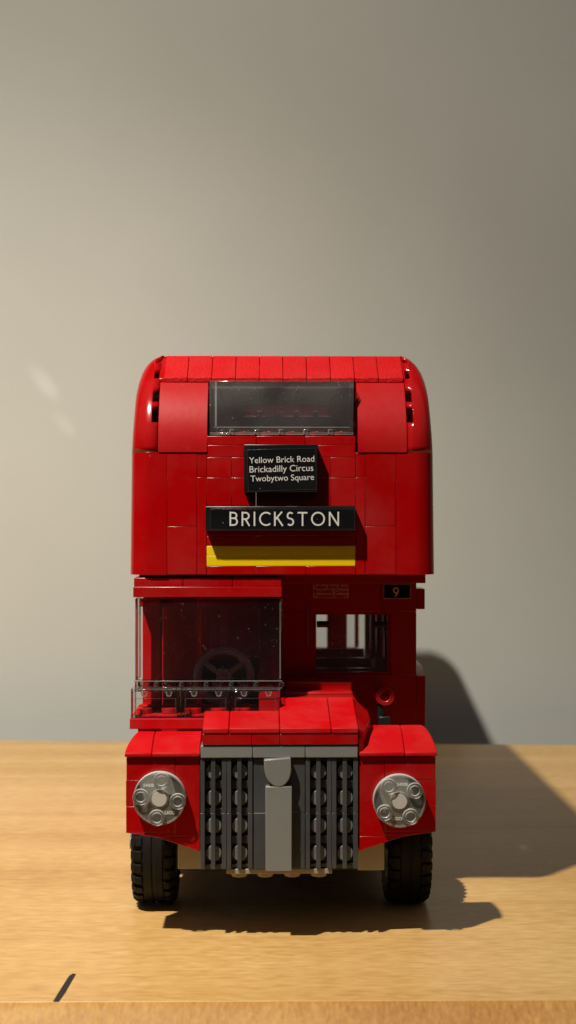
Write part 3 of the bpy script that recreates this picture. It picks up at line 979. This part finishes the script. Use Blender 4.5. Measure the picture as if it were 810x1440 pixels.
for cxp in (300.4, 337.2, 448.2, 485.6):
    for cyp in (1085, 1122.5, 1161.5, 1200):
        x, z = W(cxp, cyp, 1.2)
        mb.cyl((x, 1.5, z), 2.4, 1.7, 'y', 24)
part('stud_row', mb, plastic('stud_grey', (0.16, 0.165, 0.165), 0.35, 0.05), grille, 0.15)
mb = MB(); mb.px(355.6, 1066.3, 429.2, 1143, 0.5, 5, 0.05); mb.px(355.6, 1143, 429.2, 1222, 0.55, 5, 0.05)
part('radiator_plate', mb, DGREY, grille, 0.15)
mb = MB(); mb.px(373.3, 1106.3, 410.4, 1225.5, -2.8, 3.2, 0)
part('radiator_strip', mb, LGREY, grille, 0.22)
x0, z1_ = W(372.2, 1069, -2.9); x1, _ = W(410.2, 1069, -2.9); z0_ = Z(1108.2, -2.9)
r = (x1 - x0) / 2; cxb = (x0 + x1) / 2; hgt = z1_ - z0_
ring = [(cxb - r, z1_), (cxb + r, z1_)]
for i in range(17):
    a = -math.pi * i / 16
    ring.append((cxb + r * math.cos(a), z0_ + 5.6 + 5.6 * math.sin(a)))
ring = [(cxb + (x - cxb) * math.cos(.06) - (z - z0_ - 4) * math.sin(.06), z0_ + 4 + (x - cxb) * math.sin(.06) + (z - z0_ - 4) * math.cos(.06)) for x, z in ring]
ring = [(x, z + 0.35) for x, z in ring]
mb = MB(); mb.prism_y(ring, -2.9, 0.4)
badge = part('radiator_badge', mb, LGREY, grille, 0.28)

# bumper beam with hanging studs, grey side blocks
mb = MB(); mb.px(318.3, 1222.2, 467, 1228.8, 1.5, 14, 0)
for p in (336.5, 373, 411, 448.5):
    mb.cyl((X(p, 4.5), 5.6, Z(1228.8, 1.5) - 1.5), 2.45, 1.5, 'z')
part('bumper', mb, plastic('bumper_tan', (0.30, 0.26, 0.20), 0.35, 0.03), bus, 0.15)
for q in ((250, 1180, 282.5, 1221.5), (503, 1185, 540.5, 1224.5)):
    mb = MB(); mb.px(*q, 12, 14, 0)
    part('chassis_block', mb, TANGREY, bus, 0.2)
mb = MB(); mb.box(-33, 33, 27, 320, 15, 26); mb.box(-22, 22, 7.2, 26.9, 23, 36)
part('chassis', mb, BLACK, bus, 0.3)

# --- wings (front mudguards) --------------------------------------------------------
def wing(a_out, a_in, seam_x, rise, sgn):
    mb = MB()
    xo, xi = X(a_out, 0.6), X(a_in, 0.6)
    rows_ = [(1064.5, 1096.5), (1096.5, 1133.3), (1133.3, 1170.5)]
    xs_ = X(seam_x, 0.6)
    for k, (p, q) in enumerate(rows_):
        d = (0.0, 0.1, 0.04)[k]; off = (0.15, 0.0, 0.05)[k]
        mb.box(xo + sgn * (-off), xs_, 0.6 + d, 14, Z(q, .6), Z(p, .6), 0.05)
    mb.box(xs_, xi, 0.66, 14, Z(1176.3, .6), Z(1064.5, .6), 0.05)
    # tapering underside
    zl_ = Z(1170.5, .6) - 0.02
    xm = xo + (xi - xo) * 0.44
    mb.prism_y([(xo, zl_), (xs_ - sgn * -0.08 if False else xs_, zl_), (xs_, Z(1176.3, .6)), (xm, Z(1177.3, .6))] if abs(xs_ - xo) > 0 else [], 0.62, 14)
    mb.prism_y([(xm, Z(1177.5, .6)), (xi, Z(1176.5, .6)), (xi, Z(1197, .6))], 0.64, 13)
    o = part('wing', mb, RED, bus, 0.15)
    # curved top
    mb = MB()
    xo2, xi2 = X(a_out - sgn * -1.6, -0.6), X(a_in, -0.6)
    zlip0, zlip1 = Z(1064.2, -.6), Z(1058.8, -.6)
    pr = [(-0.6, zlip0), (-0.6, zlip1)]
    for i in range(1, 9):
        t = i / 8
        pr.append((-0.6 + 15.5 * t, zlip1 + rise * math.sin(t * math.pi / 2) ** 0.9))
    pr.append((14.9, zlip0))
    ins_o = [0, 0] + [3.2 * (i / 8) ** 1.3 for i in range(1, 9)] + [0]
    sa = X(seam_x - (33 if sgn < 0 else -28), -.6)
    for A, B, outer in ((xo2, sa, True), (sa, xi2, False)):
        ra, rb = [], []
        for (y, z), io in zip(pr, ins_o):
            ra.append((A + (-sgn * io if outer else 0) + (0 if outer else 0.06 * (1 if A < B else -1)), y, z))
            rb.append((B - (0.06 * (1 if A < B else -1)) - (0 if outer else (0.8 * sgn * -io * 0)), y, z))
        mb.poly_prism(ra, rb)
    part('wing_top', mb, RED_MATT_LIT, o, 0.3, ang=35)
    return o
wing(176.8, 281.4, 246.3, 4.4, -1)
wing(613.4, 505.0, 541.2, 6.2, 1)

# --- headlights ------------------------------------------------------------------------
def headlight(px, py, rot):
    x, z = W(px, py, -3)
    root = MB(); root.tube((0, 0, 0), 8.0, 2.35, 3.0, 'y', 56)
    o = part('headlight', root, LAMPGLASS, bus, 0.25, at=(x, -2.8, z))
    mb = MB()
    for k in range(4):
        a = rot + math.pi / 2 * k
        mb.tube((5.66 * math.cos(a), -1.35, 5.66 * math.sin(a)), 2.42, 1.45, 1.35, 'y', 24)
    mb.tube((0, -0.35, 0), 2.95, 2.4, 0.35, 'y', 40)
    mb.tube((0, -0.3, 0), 7.95, 7.45, 0.3, 'y', 56)
    part('stud', mb, LAMPGLASS, o, 0.12)
    mb = MB(); mb.cyl((0, 3.03, 0), 7.9, 0.32, 'y', 48)
    mb.cyl((0, -0.6, 0), 2.28, 3.6, 'y', 32)
    part('reflector', mb, plastic('silver_disc', (0.52, 0.50, 0.45), 0.35, 0.02), o, 0.05)
    items = []
    for txt, a in (('LEGO', rot + math.pi / 4 + math.pi), ('54008', rot + math.pi / 4)):
        me = text_mesh(txt, 3.2, 0.12, 0.03)
        items.append((me, Matrix.Translation((5.3 * math.cos(a) - 1.6, -0.05, 5.3 * math.sin(a) - 0.5))))
    part('lettering', merge_meshes('lettering', items), plastic('moulded_text', (0.66, 0.66, 0.64), 0.3, 0, var=0, scratch=False), o, 0, smooth=False)
    return o
headlight(224, 1123.5, math.radians(83))
headlight(562, 1127, math.radians(36))

# --- wheels ------------------------------------------------------------------------------
def wheel(cx, cy, outer):
    R = 20.0; hw = 7.3
    e = MB()
    prof_ = [(11.5, -hw + 1.4), (15.5, -hw), (17.0, -hw + 0.2), (18.4, -hw + 1.2), (19.0, -hw + 2.6), (19.3, -3.4), (19.7, -3.2), (19.85, -0.5), (19.5, -0.3), (19.5, 0.3), (19.85, 0.5),
             (19.7, 3.2), (19.3, 3.4), (19.0, hw - 2.6), (18.4, hw - 1.2), (17.0, hw - 0.2), (15.5, hw), (11.5, hw - 1.4)]
    e.lathe(prof_, (0, 0, 0), 72)
    nl = 28
    for side in (-1, 1):
        for k in range(nl):
            a = 2 * math.pi * (k + (0.5 if side > 0 else 0)) / nl
            M = Matrix.Rotation(a, 3, 'X')
            def P(x, y, z): return tuple(M @ Vector((x, y, z)))
            ty = 1.45
            x_in, x_md, x_out = side * 3.5, side * 5.5, side * 7.15
            for xa, xb, ra, rb, off in ((x_in, x_md, 20.0, 19.9, 0), (x_md, x_out, 19.9, 18.7, 0.25)):
                e.poly_prism([P(xa, -ty + off, 17.5), P(xa, ty + off * 0.3, 17.5), P(xa, ty + off * .3, ra), P(xa, -ty + off, ra)],
                             [P(xb, -ty + off, 17.0), P(xb, ty - off, 17.0), P(xb, ty - off, rb), P(xb, -ty + off, rb)])
    root = bpy.data.objects.new('wheel', None); COL.objects.link(root); root.parent = bus
    root.location = (cx * MM, cy * MM, R * MM)
    part('tyre', e, RUBBER, root, 0.2, ang=30)
    m2 = MB(); m2.lathe([(11.4, -6.4), (11.6, -6.6), (11.6, 6.6), (11.4, 6.4), (9.5, 5.0), (4.0, 3.6), (0.8, 3.6), (0.8, -3.6), (4, -3.6), (9.5, -5.0)], (0, 0, 0), 40)
    m2.cyl((-9 if outer < 0 else 3, 0, 0), 2.4, 6, 'x')
    part('rim', m2, LGREY, root, 0.1)
    return root
wl0 = wheel(-42.3, 46.5, -1)
for cx_, cy_ in ((41.8, 45.5), (-42.3, 245), (41.8, 245)):
    c = copy_tree(wl0, bus); c.location.x = cx_ * MM; c.location.y = cy_ * MM
    if cx_ > 0: c.rotation_euler.z = math.pi

# --- lower deck sides, floor and rear ---------------------------------------------------
for sgn in (-1, 1):
    ys = 34 if sgn < 0 else 55
    ye = 300 if sgn < 0 else 236
    xo, xi = sgn * 47.6, sgn * 44.6
    if sgn > 0: xo, xi = 44.4, 41.6
    mb = MB()
    za = 65.0
    mb.box(xo, xi, ys, 220, 47, za); mb.box(xo, xi, 68, 220, 15, 46.95)
    mb.box(xo, xi, 270, ye, 25, 46.95) if ye > 280 else None
    mb.box(xo, xi, 220.1, ye, 47, za)
    mb.box(xo, xi, ys if sgn > 0 else 62.2, ye, 100, 108)
    n = 5
    y0s = 64.0
    st = (ye - y0s - 5) / n
    for k in range(n + 1): mb.box(xo - sgn * .02, xi, y0s + k * st, y0s + k * st + 5, za + .02, 99.97)
    part('lower_side_wall', mb, RED, bus, 0.2)
    f0 = None
    for k in range(n):
        L_ = st - 5.2; H_ = 99.9 - za - 0.1
        if f0 is None:
            mb = MB()
            mb.box(0, sgn * 2.2, 0, L_, 0, 1.5); mb.box(0, sgn * 2.2, 0, L_, H_ - 1.5, H_)
            mb.box(0, sgn * 2.2, 0, 1.5, 1.52, H_ - 1.52); mb.box(0, sgn * 2.2, L_ - 1.5, L_, 1.52, H_ - 1.52)
            f0 = part('side_window', mb, RED, bus, 0.15, at=(xi + sgn * .4, y0s + 5.1, za + .1))
            mb = MB(); mb.box(sgn * .6, sgn * 1.4, 1.55, L_ - 1.55, 1.55, H_ - 1.55)
            part('pane', mb, CLEAR, f0, 0)
        else:
            c = copy_tree(f0, bus); c.location.y = (y0s + 5.1 + k * st) * MM
mb = MB(); mb.box(-44, 41, 64, 330, 27, 44); mb.box(41.2, 47, 265, 330, 27, 36)
part('lower_floor', mb, DGREY, bus, 0.2)
# rear bulkhead with the openings that let the wall show through
YR = 300.0
mb = MB()
ops = [(X(444.5, YR), X(460, YR)), (X(488, YR), X(499, YR)), (X(504.5, YR), X(513, YR))]
zt0, zb0 = Z(857, YR), Z(911, YR)
edges = [-44] + [v for o_ in ops for v in o_][:4] + [X(504.5, YR)]
for i in range(0, len(edges), 2): mb.box(edges[i], edges[i + 1], YR, YR + 4, zb0, zt0)
mb.box(-44, 41.5, YR, YR + 4, zt0 + .02, 108); mb.box(-44, 41.5, YR, YR + 4, 44.1, zb0 - .02)
part('rear_bulkhead', mb, RED, bus, 0.2)
